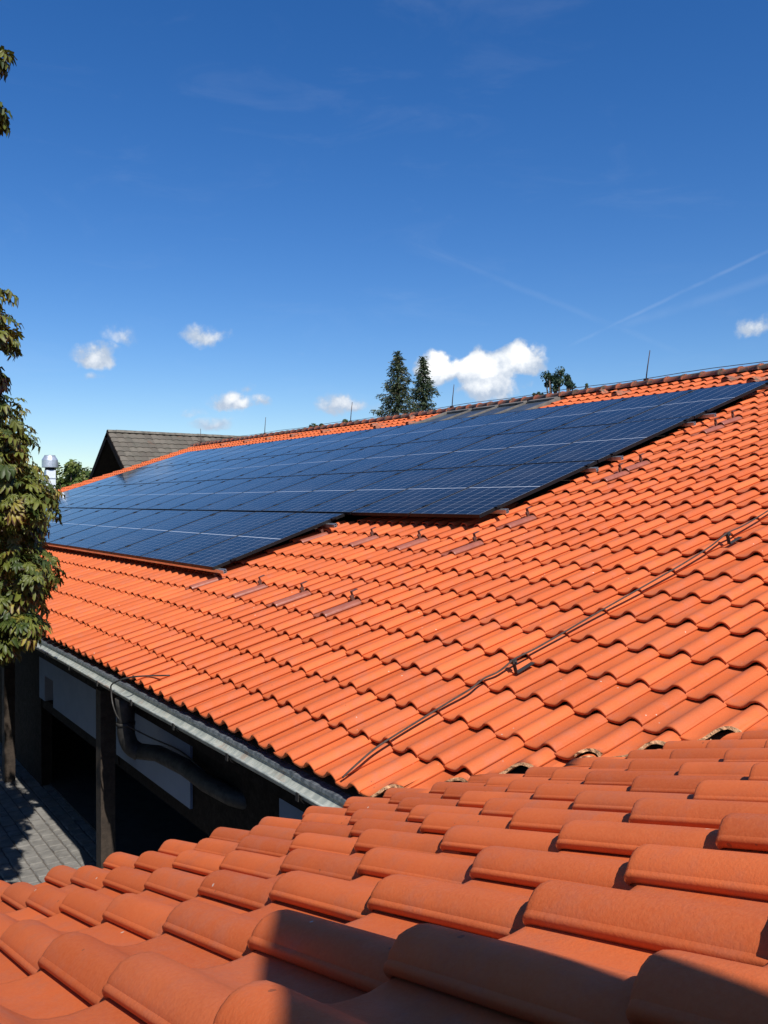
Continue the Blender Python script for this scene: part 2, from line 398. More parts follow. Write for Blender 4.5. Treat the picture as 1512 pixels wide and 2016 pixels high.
for j in range(-34, 13):
    for i in range(-36, 40):
        x = -5.9+i*.162+(.081 if j % 2 else 0); y = -1.22+j*.130
        M = Matrix.Translation((x, y, GZ+.032+random.uniform(-.004, .004))) @ Matrix.Rotation(random.uniform(-.03, .03), 4, 'Z')
        if 0 <= i < 23 and j >= 0: link('paver', random.choice(pvs), yard, M)
        elif x < .4: pf.box(-.073, .073, -.057, .057, -.025, .024, M)
stuff(link('paver_field', pf.mesh('paver_field', M_PAV), yard))

# ------------------------------------------------------------------ the hall with its big tiled roof
hall = thing('tiled_hall', 'long low hall with bright orange pantile roof sloping down to a zinc gutter', 'building', (-12, .9, GZ))
def slab(poly, fn, h0, h1):
    bb = MB(); a = [bb.vert(fn(*p, h0)) for p in poly]; c = [bb.vert(fn(*p, h1)) for p in poly]; n = len(poly)
    bb.face(a[::-1]); bb.face(c)
    for i in range(n): bb.face([a[i], a[(i+1) % n], c[(i+1) % n], c[i]])
    return bb
def vx(y): return (y+.07)/.965
yr = S_RIDGE*math.cos(TH)
b = slab([(X_VERGE+.06, .02), (vx(.02)-.03, .02), (vx(yr)-.03, S_RIDGE), (X_VERGE+.06, S_RIDGE)], main, -.16, -.062)
zr = S_RIDGE*math.sin(TH)
b.box(X_VERGE+.06, vx(yr), yr+.10, yr+.12, zr-3.2, zr-.05)                      # back of the ridge
roof = link('roof', b.mesh('roof', M_DECK), hall)

HOOK_S = [(5, 25), (5, 20.4), (5, 16.3), (5, 12.2), (9, 25.2), (9, 20.4), (9, 16.4), (9, 12.2), (11, 12.2), (15, 12.2), (16, 12.2), (20, 12.2), (21, 12.2)]
hook_tiles = {(r-1, round(c)) for r, c in HOOK_S}
VENTS = [(-4.15, 9.83), (-3.53, 9.44), (-6.9, 10.05), (-6.27, 9.75), (-12.46, 10.0), (-11.75, 9.60), (-13.52, 9.95), (-12.9, 9.55), (-15.8, 9.9), (-17.4, 9.9), (-18.9, 9.9), (-20.4, 9.9), (-22.0, 9.9)]
vent_tiles = {(round(s/LT), round(-x/W)) for x, s in VENTS}
# panel layout
PX0, PS0, PH, PW, PL = -2.8717, 1.7157, .140, 1.1463, 1.7734
NCOL = 17
def under_panels(x, s):
    right = PX0-.35 if s > PS0+PL else PX0-2*PW-.35
    lo = PS0+.75 if x < PX0-2*PW else PS0+PL+.75
    return X_VERGE+2.6 < x < right and lo < s < PS0+4*PL-.25
RL = (-7.95, -11.25, 9.25)   # roof light strip: x right, x left, from s
cands = []; cut_t = []
for r in range(30):
    s = r*LT
    for c in range(-46, 125):
        xg = -W*c; x0 = xg-W
        if x0 < X_VERGE-.02: continue
        ym = s*math.cos(TH); xv = vx(ym)
        if x0 > vx((s+TLEN)*math.cos(TH))+.02: continue
        if under_panels(x0+W/2, s+LT/2): continue
        if RL[1] < x0+W/2 < RL[0] and s+LT*.6 > RL[2]: continue
        P = main(x0+W/2, s+LT/2)
        cands.append(((P-CAM).length, in_view(P), r, c, x0, s, xg > xv-.02))
field = MB(); frnd = []
vis = sorted([t for t in cands if t[1] and (t[2], t[3]) not in hook_tiles and (t[2], t[3]) not in vent_tiles])
chosen = {(t[2], t[3]) for t in vis[:300]}
VN = Vector((.965, -1, 0)).normalized()          # horizontal normal of the valley, pointing to the wing
for d, inv, r, c, x0, s, cut in cands:
    key = (r, c)
    rng = random.Random(r*1000+c)
    J = Matrix.Translation((rng.uniform(-.0022, .0022)+.003*math.sin(r*.9+c*.05), rng.gauss(0, .0042)+.006*math.sin(x0*1.1+r*2.3)+.004*math.sin(x0*2.7+r), rng.uniform(-.0018, .0022)+.003*math.sin(x0*.8+r*.6))) @ Matrix.Rotation(rng.uniform(-.006, .006), 4, 'Z') @ Matrix.Rotation(rng.uniform(-.004, .004), 4, 'Y')
    M = MMAIN @ Matrix.Translation((x0, s, 0)) @ J
    if key in hook_tiles or key in vent_tiles: continue
    if cut:
        if not inv and d > 7: continue
        M = MMAIN @ Matrix.Translation((x0, s, .007)) @ J
        me = clip_mesh(TILES[rng.randrange(4)], M, Vector((vx(0)+.010, 0, 0)), VN, 'roof_tile')
        if me is None: continue
        if key in chosen: link('roof_tile', me, roof, M)
        else:
            bb = MB(); bb.v = [tuple(v.co) for v in me.vertices]; bb.f = [tuple(p.vertices) for p in me.polygons]; bb.mi = [p.material_index for p in me.polygons]; bb.sm = [p.use_smooth for p in me.polygons]
            k = len(field.f); field.add(bb, M); frnd += [rng.random()]*(len(field.f)-k)
        continue
    if key in chosen: link('roof_tile', TILE_ME[rng.randrange(4)], roof, M)
    else:
        k = len(field.f); field.add(LO if d > 7.5 else TILES[rng.randrange(4)], M); frnd += [rng.random()]*(len(field.f)-k)
stuff(link('roof_tile_field', field.mesh('roof_tile_field', [M_TILEF, M_CUT], {'rnd': frnd}), roof))

# brown metal replacement tiles with roof hooks
mt = tile_mb(PROF, seed=33); mt_me = mt.mesh('metal_tile', [M_METALTILE, M_METALTILE])
hb = MB()
hb.box(.095, .125, -.012, -.006, -.03, .085); hb.box(.095, .125, -.006, .05, .079, .085); hb.box(.108, .126, -.036, -.012, -.02, .055); hb.tube([(.117, -.04, .045), (.117, .0, .045)], .009, 6)
hb_me = hb.mesh('roof_hook', M_HOOK)
for r, c in HOOK_S:
    c = round(c); M = MMAIN @ Matrix.Translation((-W*c-W, (r-1)*LT, .002)); link('metal_tile', mt_me, roof, M)
    link('roof_hook', hb_me, roof, MMAIN @ Matrix.Translation((-W*c-W, r*LT, 0)))
# weathered vent tiles below the ridge
vb = tile_mb(PROF, seed=41)
rows = []
for j in range(7):
    a = math.pi*j/6; rows.append([(.105-.075*math.cos(a)*k, y, .012+.075*math.sin(a)*k - STEP*y/LT) for y, k in ((.03, 1.), (.12, 1.0), (.22, .75), (.33, .2))])
vb.sheet(rows)
vb.quad((.03, .034, .0), (.18, .034, .0), (.165, .034, .055), (.045, .034, .055))
vent_me = vb.mesh('vent_tile', [M_RIDGE, M_RIDGE])
for x, s in VENTS:
    r = round(s/LT); c = round(-x/W); link('vent_tile', vent_me, roof, MMAIN @ Matrix.Translation((-W*c-W, r*LT, .002)))
# ridge caps
rb = MB(); rows = []
for y, k in ((-.005, 1.10), (.03, 1.10), (.032, 1.0), (.37, .93)):
    rows.append([(y, .115*k*math.cos(math.pi*(.04+.92*j/10)), .105*k*math.sin(math.pi*(.04+.92*j/10))-.02) for j in range(11)])
rb.sheet(rows); rb.sheet([[(p[0]+.001, p[1]*.86, p[2]*.86-.004) for p in rows[0]], rows[0]], False)
rme = rb.mesh('ridge_tile', M_RIDGE)
x = X_VERGE+.05
while x < 1.5:
    P = main(x, S_RIDGE, .02)
    link('ridge_tile', rme, roof, Matrix.Translation((x+.34, P.y, P.z+random.uniform(-.004, .004))) @ Matrix.Rotation(math.pi+random.uniform(-.012, .012), 4, 'Z')); x += .335
# mortar under the caps
b = MB(); a = main(0, S_RIDGE-.13, -.03); b.box(X_VERGE, 3, a.y, yr+.12, a.z-.1, a.z+.05); link('ridge_bedding', b.mesh('ridge_bedding', simple('old_mortar', (.16, .10, .07), .95, 0, .4, 12)), hall)
# lightning conductor: rods along the ridge, wire on the ridge, wire down the roof
for x in (-6.13, -11.3, -15.4, -20.2, -25.0):
    P = main(x, S_RIDGE, .1); lean = random.uniform(-.03, .03)
    bb = MB(); bb.tube([P, P+Vector((lean, .0, .20)), P+Vector((lean*2.6, .01, .50))], [.011, .010, .007], 6); bb.box(P.x-.03, P.x+.03, P.y-.03, P.y+.03, P.z-.03, P.z+.03)
    link('lightning_rod', bb.mesh('lightning_rod', M_CABLE), hall)
pts = []; x = X_VERGE
while x < 1.0:
    P = main(x, S_RIDGE, .135+.010*math.sin(x*2.2)); pts.append(P); x += .5
b = MB(); b.tube(pts, .006, 5); link('ridge_wire', b.mesh('ridge_wire', M_CABLE), hall)
ctrl = [(-.175, .02, .022), (-.165, .14, .055), (-.185, .28, .062), (-.20, .52, .058), (-.20, .75, .060), (-.19, .92, .066), (-.215, 1.04, .064), (-.20, 1.14, .062), (-.185, 1.25, .085), (-.19, 1.33, .080), (-.20, 1.50, .064), (-.19, 2.0, .062), (-.175, 2.35, .062), (-.165, 2.8, .058), (-.165, 3.15, .062),
        (-.16, 3.36, .085), (-.165, 3.6, .066), (-.18, 4.2, .06), (-.18, 5.4, .07), (-.17, 7.5, .065), (-.17, S_RIDGE, .12)]
def smooth(c, n=6):
    P = [Vector(p) for p in c]; out = []
    for i in range(len(P)-1):
        p0, p1, p2, p3 = P[max(0, i-1)], P[i], P[i+1], P[min(len(P)-1, i+2)]
        for k in range(n):
            t = k/n; out.append(.5*((2*p1)+(-p0+p2)*t+(2*p0-5*p1+4*p2-p3)*t*t+(-p0+3*p1-3*p2+p3)*t**3))
    return out+[P[-1]]
b = MB(); sp = [main(*p) for p in smooth(ctrl)]
b.tube(sp, .0048, 7); b.tube([p+Vector((.008, -.003, .0)) for p in sp], .0028, 5)
cable = link('lightning_cable', b.mesh('lightning_cable', M_CABLE), hall)
cb = MB(); cb.box(-.016, .016, -.003, .003, -.012, .080); cb.box(-.018, .020, -.022, .016, .068, .088); cb.box(-.02, .02, .003, .17, -.010, -.006)
cb.box(.010, .014, -.02, .02, .060, .095); cb.tube([(-.03, .0, .079), (.034, .0, .079)], .006, 6)
cl_me = cb.mesh('cable_clamp', M_PIPE)
for x, s in ((-.185, 1.25), (-.16, 3.36), (-.18, 5.4)): link('cable_clamp', cl_me, cable, MMAIN @ Matrix.Translation((x, s, .012)) @ Matrix.Scale(.82, 4))

# gutter, drip edge, brackets, downpipe
GX0, GX1 = X_VERGE+.02, .33
b = MB(); yc, zc, rg = -.060, -.078, .062
outer = [(yc-rg*math.cos(a), zc-rg*.80*math.sin(a)) for a in [math.pi*k/14 for k in range(15)]]
xs = [GX0+(GX1-GX0)*i/26 for i in range(27)]
sag = lambda x: -.004*math.sin(x*1.7)
b.sheet([[(x, y, z+sag(x)) for y, z in outer] for x in xs]); b.sheet([[(x, yc+(y-yc)*.95, zc+(z-zc)*.95+sag(x)) for y, z in outer[::-1]] for x in xs])
b.tube([(x, yc-rg-.003, zc+.002+sag(x)) for x in xs], .008, 8)
b.box(GX1-.004, GX1, yc-rg, yc+rg, zc-rg*.8, zc)
gut = link('gutter', b.mesh('gutter', M_ZINC), hall)
kb = MB()
for a0, a1 in zip(range(14), range(1, 15)):
    A0, A1 = math.pi*a0/14, math.pi*a1/14
    for rr in ((rg+.004),):
        kb.quad((-.013, yc-rr*math.cos(A0), zc-rr*math.sin(A0)), (.013, yc-rr*math.cos(A0), zc-rr*math.sin(A0)), (.013, yc-rr*math.cos(A1), zc-rr*math.sin(A1)), (-.013, yc-rr*math.cos(A1), zc-rr*math.sin(A1)))
kb.box(-.013, .013, yc-rg-.022, yc-rg-.016, zc-.03, zc+.012); kb.box(-.013, .013, yc+rg-.004, .05, zc-.012, zc-.006)
k_me = kb.mesh('gutter_bracket', M_PIPE); x = -.35
while x > GX0: link('gutter_bracket', k_me, gut, Matrix.Translation((x, 0, 0))); x -= .82
b = MB()
b.sheet([[(x, .08, -.052), (x, .02, -.057), (x, -.010, -.060), (x, -.012, -.078)] for x in (GX0, -18, -12, -8, -5, -3, -.62)], False)
b.sheet([[(x, .08, -.054), (x, .02, -.059), (x, -.013, -.063), (x, -.015, -.081)] for x in (-.62, GX1-.02)], False)
link('drip_edge', b.mesh('drip_edge', M_SHEET), hall)
b = MB(); b.box(GX0, .2, .02, .06, -.26, -.075); link('fascia_board', b.mesh('fascia_board', M_TIMBER), hall)
b = MB(); b.box(GX0, .9, .06, .40, -.175, -.15); link('soffit', b.mesh('soffit', M_TIMBER), hall)
DX = -3.17
b = MB()
b.tube([(DX, yc, zc-.05), (DX, yc, zc-.12), (DX, yc, zc-.20), (DX, yc, zc-.26)], [.080, .072, .066, .065], 16)
b.tube([(DX, yc, zc-.235), (DX, yc, zc-.26)], .072, 16)
b.tube(smooth([(DX, yc, zc-.25), (DX, yc+.005, zc-.34), (DX+.0, yc+.04, zc-.43), (DX+.03, yc+.10, zc-.48)], 4), .066, 16)
b.tube([(DX+.02, yc+.09, zc-.47), (DX+.20, .12, zc-.46), (DX+.60, .17, zc-.47), (DX+.95, .19, zc-.50), (DX+1.25, .24, zc-.52), (DX+1.5, .40, zc-.55)], .062, 12)
link('downpipe', b.mesh('downpipe', M_PIPE), hall)
b = MB(); b.tube(smooth([(DX+.34, .16, .075), (DX+.14, -.05, .055), (DX-.02, -.15, -.01), (DX-.05, -.155, -.08), (DX+.0, -.15, -.20), (DX+.04, -.10, -.30), (DX+.2, .05, -.40), (DX+.5, .18, -.46), (DX+.9, .2, -.52)]), .006, 6)
link('earthing_wire', b.mesh('earthing_wire', M_PIPE), hall)
# walls: white infill between dark posts, open dark hall below
YW = .25; ZB = -.90
def wallpanel(x0, x1, z0, z1, y=YW, mat=M_WHITE, nm='wall_panel'):
    bb = MB(); bb.box(x0, x1, y, y+.12, z0, z1); return link(nm, bb.mesh(nm, mat), hall)
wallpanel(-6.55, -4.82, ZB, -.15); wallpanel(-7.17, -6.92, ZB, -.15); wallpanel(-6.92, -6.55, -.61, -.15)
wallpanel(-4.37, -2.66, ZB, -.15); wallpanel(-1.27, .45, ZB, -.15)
for x0, x1, z0 in ((-4.82, -4.37, ZB-.1), (-2.66, -1.27, ZB-.1), (-25., -7.17, GZ+.03)): wallpanel(x0, x1, z0, -.15, YW+.02, M_TIMBER, 'dark_infill')  # far stretch runs to the ground, a dark sheet in place of deep shade
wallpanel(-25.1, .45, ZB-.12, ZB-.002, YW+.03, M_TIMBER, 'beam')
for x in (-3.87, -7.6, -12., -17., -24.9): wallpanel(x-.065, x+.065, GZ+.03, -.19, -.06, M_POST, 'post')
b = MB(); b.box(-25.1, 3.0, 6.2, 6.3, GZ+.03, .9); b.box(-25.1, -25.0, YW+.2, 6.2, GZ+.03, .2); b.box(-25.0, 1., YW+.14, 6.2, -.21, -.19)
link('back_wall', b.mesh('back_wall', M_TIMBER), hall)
b = slab([(X_VERGE+.01, 0.0), (X_VERGE+.05, 0.0), (X_VERGE+.05, S_RIDGE), (X_VERGE+.01, S_RIDGE)], main, -.24, -.03); link('barge_board', b.mesh('barge_board', M_TIMBER), hall)

# strip of roof lights under the ridge
def _rl(t, bs):
    P = t.new('ShaderNodeNewGeometry').outputs['Position']
    c = t.mix(t.ss(t.noise(P, 2, 5), .35, .65), (.03, .038, .046), (.055, .065, .075)); t.put(bs.inputs['Base Color'], c); bs.inputs['Roughness'].default_value = .35; bs.inputs['Specular IOR Level'].default_value = .5
M_RLG = material('dull_roof_glass', _rl)
for k in range(4):
    xa = RL[0]-.02-k*(RL[0]-RL[1]-.04)/4; xb = RL[0]-.02-(k+1)*(RL[0]-RL[1]-.04)/4
    bb = MB(); bb.box(xb+.05, xa-.05, 8.3, 10.18, .0, .02, MMAIN); pane = link('roof_light', bb.mesh('roof_light', M_RLG), hall)
    bb = MB(); bb.box(xa-.04, xa-.0, 8.3, 10.28, -.02, .045, MMAIN); bb.box(xb+.05, xa-.05, 10.18, 10.28, .03, .06, MMAIN)
    link('glazing_bar', bb.mesh('glazing_bar', M_LEADGREY), pane)
bb = MB(); bb.box(RL[1]-.02, RL[1]+.04, 8.3, 10.28, -.02, .065, MMAIN); link('glazing_bar', bb.mesh('glazing_bar', M_LEADGREY), pane)
bb = MB(); bb.box(RL[1], RL[0]-.06, 10.19, 10.40, -.04, .03, MMAIN); link('ridge_opening', bb.mesh('ridge_opening', M_BLACK), hall)

# ------------------------------------------------------------------ wing in the foreground with its tiled roof, valley between them
wingb = thing('tiled_wing', 'side wing whose orange pantile roof meets the hall roof in a valley', 'building', (4, -4, GZ))
S2MAX = 10.4; Y2MIN = -9.0
def wyv(x): return .265*x+.05 if x < .8 else .965*x-.51
EAVE2 = OX2-5*L2
b = slab([(EAVE2+.02, Y2MIN), (S2MAX, Y2MIN), (S2MAX, valley_y(S2MAX*math.cos(TH2))-.04), (EAVE2+.02, valley_y(EAVE2*math.cos(TH2))-.04)], lambda s, y, h: wing(s, y, h), -.16, -.062)
b.f = [f[::-1] for f in b.f]
wroof = link('roof', b.mesh('roof', M_DECK), wingb)
cands = []
for r in range(-5, 14):
    s = OX2+r*L2
    for k in range(-30, 50):
        yg = OY2+W2*k; y0 = yg+W2               # local x=0 lies at y0, the roll's sharp edge at yg
        yv0 = wyv(s*math.cos(TH2)); yv1 = wyv((s+TLEN)*math.cos(TH2))
        if yg > yv1 or y0 < Y2MIN: continue
        P = wing(s+L2/2, yg+W2/2)
        cands.append(((P-CAM).length, in_view(P, .45), r, k, s, y0, y0 > yv0-.02))
vis = sorted([t for t in cands if t[1]]); chosen = {(t[2], t[3]) for t in vis[:295]}
field = MB(); frnd = []
for d, inv, r, k, s, y0, cut in cands:
    rng = random.Random(r*777+k*13+5)
    J = Matrix.Translation((rng.uniform(-.0022, .0022), rng.gauss(0, .0045), rng.uniform(-.0018, .0022))) @ Matrix.Rotation(rng.uniform(-.008, .008), 4, 'Z') @ Matrix.Rotation(rng.uniform(-.006, .006), 4, 'Y')
    M = MWING @ Matrix.Translation((-y0, s, 0)) @ J
    if cut:
        if d > 8: continue
        near_v = (s+.1)*math.cos(TH2) < .8; me = clip_mesh(WTILES[rng.randrange(5)], M, Vector((0, .05 if near_v else -.51, 0)), Vector((-(.265 if near_v else .965), 1, 0)).normalized(), 'roof_tile')
        if me is None: continue
    elif (r, k) in chosen: me = WTILE_ME[rng.randrange(5)]
    else: me = None
    if (r, k) in chosen: link('roof_tile', me, wroof, M)
    else:
        n0 = len(field.f); field.add(LOW2, M) if not cut else None; frnd += [rng.random()]*(len(field.f)-n0)
stuff(link('roof_tile_field', field.mesh('roof_tile_field', [M_TILEF, M_CUT], {'rnd': frnd}), wroof))
# lead-grey valley lining
b = MB(); yy = S_RIDGE*math.cos(TH)
for x0, x1 in ((.10, 2.2), (2.2, 9.0)):
    rows = []
    for x in (x0, x1):
        y = valley_y(x)-.02
        a = Vector((x-.22, y, y*math.tan(TH)-.055)); m = Vector((x, y, min(y*math.tan(TH), x*math.tan(TH2)+DZ2)-.056)); c = Vector((x, y-.75, x*math.tan(TH2)+DZ2-.055))
        rows.append([a, m, c])
    b.sheet(rows, False)
link('valley_lining', b.mesh('valley_lining', M_LEADGREY), wingb)
b = MB(); b.box(.62, .74, Y2MIN, .8, GZ+.03, .02); link('wall', b.mesh('wall', M_WHITE), wingb)
b = MB(); b.box(EAVE2+.0, EAVE2+.04, Y2MIN, -.25, -.16, -.0); link('fascia_board', b.mesh('fascia_board', M_TIMBER), wingb)

# a fallen leaf in the gutter
b = MB(); b.sheet([[(-.48+.022*math.cos(a)*k, -.082+.016*math.sin(a)*k, -.108+.010*k*k*math.cos(2*a)) for a in [2*math.pi*j/10 for j in range(11)]] for k in (.01, .5, 1.)])
tag(link('fallen_leaf', b.mesh('fallen_leaf', simple('dry_leaf', (.62, .30, .14), .6, 0, .2, 60))), 'dry orange leaf lying in the zinc gutter', 'leaf')

# ------------------------------------------------------------------ solar panels
fw, fl, fh = PW-.020, PL-.018, .035
b = MB(); r_ = .011
b.box(0, fw, 0, r_, -fh, 0); b.box(0, fw, fl-r_, fl, -fh, 0); b.box(0, r_, r_, fl-r_, -fh, 0); b.box(fw-r_, fw, r_, fl-r_, -fh, 0)
fr_me = b.mesh('frame', M_BLACK)
b = MB(); b.box(r_, fw-r_, r_, fl-r_, -.008, -.0015); lam_me = b.mesh('laminate', M_LAM)
b = MB(); b.box(fw-.014, fw+.030, -.035, .035, -.012, .005); b.tube([(fw+.010, 0, .004), (fw+.010, 0, .010)], .006, 6)
clp_me = b.mesh('clamp', M_BLACK)
for j in range(4):
    for i in range(NCOL):
        if j == 0 and i < 2: continue
        x = PX0-(i+1)*PW+.010+(-.065 if j == 0 else 0); s = PS0+j*PL+.009-(.022 if j == 0 else 0)
        rng = random.Random(i*7+j); p = bpy.data.objects.new('solar_panel', None); col.objects.link(p); p.empty_display_size = .2
        p.matrix_basis = MMAIN @ Matrix.Translation((x, s, PH+rng.uniform(-.0015, .0015))) @ Matrix.Rotation(rng.uniform(-.0012, .0012), 4, 'X')
        ordn = ['end', 'second', 'third', 'fourth', 'fifth', 'sixth', 'seventh', 'eighth', 'ninth', 'tenth', 'eleventh', 'twelfth', 'thirteenth', 'fourteenth', 'fifteenth', 'sixteenth', 'seventeenth'][i-(2 if j == 0 else 0)]
        rown = ['lowest row', 'second row up', 'third row up', 'top row'][j]
        tag(p, ('solar panel at the bare-tile end of the %s' % rown) if ordn == 'end' else 'solar panel in the %s, %s from the bare-tile end' % (rown, ordn), 'solar panel', 'solar panels on the hall roof')
        link('frame', fr_me, p); link('laminate', lam_me, p); link('clamp', clp_me, p, Matrix.Translation((0, .25, 0))); link('clamp', clp_me, p, Matrix.Translation((0, fl-.155, 0)))
rl_names = ['lowest aluminium mounting rail running under the bottom edge of the panels', 'aluminium mounting rail under the upper half of the lowest panel row',
            'aluminium mounting rail under the lower half of the second panel row', 'aluminium mounting rail under the top edge of the second panel row',
            'aluminium mounting rail under the lower half of the third panel row', 'aluminium mounting rail under the top edge of the third panel row',
            'aluminium mounting rail under the lower half of the top panel row', 'aluminium mounting rail under the top edge of the panels nearest the ridge']
for n, (s, xr) in enumerate([(PS0+.035, -5.06), (PS0+PL-.29, -5.06), (PS0+PL+.27, -2.77), (PS0+2*PL-.155, -2.77), (PS0+2*PL+.25, -2.76), (PS0+3*PL-.155, -2.78), (PS0+3*PL+.20, -2.74), (PS0+4*PL-.2, -2.78)]):
    b = MB(); xl = PX0-NCOL*PW-.12; t0 = PH-.036; hh = .040
    b.box(xl, xr, s-.020, s-.016, t0-hh, t0, MMAIN); b.box(xl, xr, s+.016, s+.020, t0-hh, t0, MMAIN); b.box(xl, xr, s-.016, s+.016, t0-hh, t0-hh+.004, MMAIN)
    b.box(xl, xr, s-.016, s-.006, t0-.004, t0, MMAIN); b.box(xl, xr, s+.006, s+.016, t0-.004, t0, MMAIN); b.box(xl, xr, s-.016, s+.016, t0-.022, t0-.018, MMAIN)
    tag(link('mounting_rail', b.mesh('mounting_rail', M_ALU)), rl_names[n], 'rail', 'rails under the solar panels')


# ------------------------------------------------------------------ unseen upright board on the wing, added to shadow the near tiles
caster = thing('shadow_caster', 'unseen upright grey board on the wing roof, added to shadow the near tiles', 'shadow caster', wing(4.4, -2.5))
c0 = Vector((3.76, -1.80, 0)); e = Vector((.84, -.543, 0)); nrm = Vector((.543, .84, 0))
prof = [(0, 1.12), (1.0, 1.12)] + [(1.0-.10+.10*math.cos(a), 2.588+.10*math.sin(a)) for a in [math.pi/2*k/6 for k in range(7)]] + [(.12-.12*math.sin(a), 2.568+.12*math.cos(a)) for a in [math.pi/2*k/6 for k in range(7)]]
b = MB(); f0 = [b.vert(c0+e*u+Vector((0, 0, z))) for u, z in prof]; f1 = [b.vert(c0+e*u+nrm*.04+Vector((0, 0, z))) for u, z in prof]; n = len(prof)
b.face(f0); b.face(f1[::-1])
for k in range(n): b.face([f0[k], f1[k], f1[(k+1) % n], f0[(k+1) % n]])
link('upright_board', b.mesh('upright_board', M_STEEL), caster)
b = MB(); b.box(4.42, 4.47, -3.2, -2.20, 1.3, 1.62); b.box(3.62, 4.42, -2.25, -2.20, 1.1, 1.50); link('frame', b.mesh('frame', M_STEEL), caster)  # invented curb beside the added board

# ------------------------------------------------------------------ grey-tiled house beyond the hall's gable end
house = thing('grey_roofed_house', 'house with weathered grey tiled gable roof and dark timber gable behind the hall', 'house', (-32.7, 13, GZ))
HX, HZ, HY0, HY1, HT = -32.7, 4.30, 9.0, 24.0, math.tan(R(36.5)); HH = 4.2
def hr(side, d, y, h=0.):        # d along the slope from the ridge
    c, s_ = math.cos(R(36.5)), math.sin(R(36.5))
    return Vector((HX+side*(d*c+h*s_), y, HZ-d*s_+h*c))
b = MB()
for sd in (-1, 1):
    for y0, y1 in ((HY0, HY1),):
        P = [hr(sd, 0, y0), hr(sd, HH, y0), hr(sd, HH, y1), hr(sd, 0, y1)]; Q = [hr(sd, 0, y0, -.18), hr(sd, HH, y0, -.18), hr(sd, HH, y1, -.18), hr(sd, 0, y1, -.18)]
        b.quad(*P); b.quad(*Q[::-1]); b.quad(P[0], P[1], Q[1], Q[0]); b.quad(P[1], P[2], Q[2], Q[1])
hroof = link('roof', b.mesh('roof', M_DECK), house)
def _gt(t, bs):
    P = t.new('ShaderNodeNewGeometry').outputs['Position']; rnd = t.new('ShaderNodeAttribute', attribute_name='rnd').outputs['Fac']
    c = t.mix(rnd, (.082, .070, .055), (.150, .132, .105)); c = t.mix(t.ss(t.noise(P, 2.2, 5, .65), .45, .7), c, (.085, .080, .062)); c = t.mix(t.m('MULTIPLY', t.ss(t.noise(P, 1.1, 4, .65), .60, .7), .5), c, (.16, .075, .05))
    t.put(bs.inputs['Base Color'], c); bs.inputs['Roughness'].default_value = .9
M_GREYT = material('grey_concrete_tile', _gt)
fld = MB(); fr = []; gw, gl = .30, .34
for r in range(12):
    for k in range(int((HY1-HY0)/gw)):
        y = HY0+k*gw; d0 = HH-r*gl; rng = random.Random(r*91+k)
        j = rng.uniform(-.006, .006); n0 = len(fld.f)
        fld.sheet([[hr(1, d0, y+gw*t, .035+.03*math.sin(math.pi*t)+j) for t in (0, .3, .6, .9, 1)], [hr(1, d0-gl-.03, y+gw*t, .005+.03*math.sin(math.pi*t)+j) for t in (0, .3, .6, .9, 1)]], False)
        fld.sheet([[hr(1, d0, y+gw*t, -.0) for t in (0, .5, 1)], [hr(1, d0, y+gw*t, .035+.03*math.sin(math.pi*t)+j) for t in (0, .5, 1)]], False)
        fr += [1.0 if rng.random() < .012 else rng.random()*.8]*(len(fld.f)-n0)
stuff(link('grey_tile_field', fld.mesh('grey_tile_field', M_GREYT, {'rnd': fr}), hroof))
b = MB(); y = HY0
cap = MB(); cap.sheet([[(.14*math.cos(a), yy, .11*math.sin(a)-.01) for a in [math.pi*k/6 for k in range(7)]] for yy in (0, .38)]); cap.sheet([[(.10*math.cos(a), 0, .08*math.sin(a)-.01) for a in [math.pi*k/6 for k in range(7)]], [(.14*math.cos(a), 0, .11*math.sin(a)-.01) for a in [math.pi*k/6 for k in range(7)]]])
cap_me = cap.mesh('ridge_tile', simple('grey_ridge', (.12, .11, .09), .9, 0, .4, 5))
while y < HY1-.4: link('ridge_tile', cap_me, hroof, Matrix.Translation((HX, y, HZ+random.uniform(0, .012)))); y += .36
for sd in (-1, 1):
    b = MB(); P = [hr(sd, 0, HY0-.03, .02), hr(sd, HH, HY0-.03, .02), hr(sd, HH, HY0-.03, -.22), hr(sd, 0, HY0-.03, -.22)]; Q = [p+Vector((0, .05, 0)) for p in P]
    b.quad(*P); b.quad(*Q[::-1]); b.quad(P[1], Q[1], Q[2], P[2]); b.quad(P[3], P[2], Q[2], Q[3]); b.quad(P[0], Q[0], Q[1], P[1])
    link('barge_board', b.mesh('barge_board', M_TIMBER), house)
b = MB(); zl = HZ-2.0*HT
b.face([b.vert(p) for p in ((HX-2.4, HY0+1.1, GZ), (HX+2.4, HY0+1.1, GZ), (HX+2.4, HY0+1.1, HZ-2.4*HT-.2), (HX, HY0+1.1, HZ-.24), (HX-2.4, HY0+1.1, HZ-2.4*HT-.2))])
link('gable_wall', b.mesh('gable_wall', M_TIMBER), house)
for k in range(14):
    z = 1.6+k*.17; hw = min(2.3, (HZ-.3-z)/HT)
    if hw > .1:
        b = MB(); b.box(HX-hw, HX+hw, HY0+1.07, HY0+1.095, z, z+.155); link('board', b.mesh('board', M_TIMBER), house)
b = MB(); b.box(-34.0, -33.3, HY0+1.03, HY0+1.06, 1.75, 2.25); link('gable_panel', b.mesh('gable_panel', M_WHITE), house)
b = MB(); b.box(HX-2.4, HX-2.2, HY0+1.12, HY1, GZ, 2.2); b.box(HX+2.2, HX+2.4, HY0+1.12, HY1, GZ, 2.2); link('wall', b.mesh('wall', M_WHITE), house)

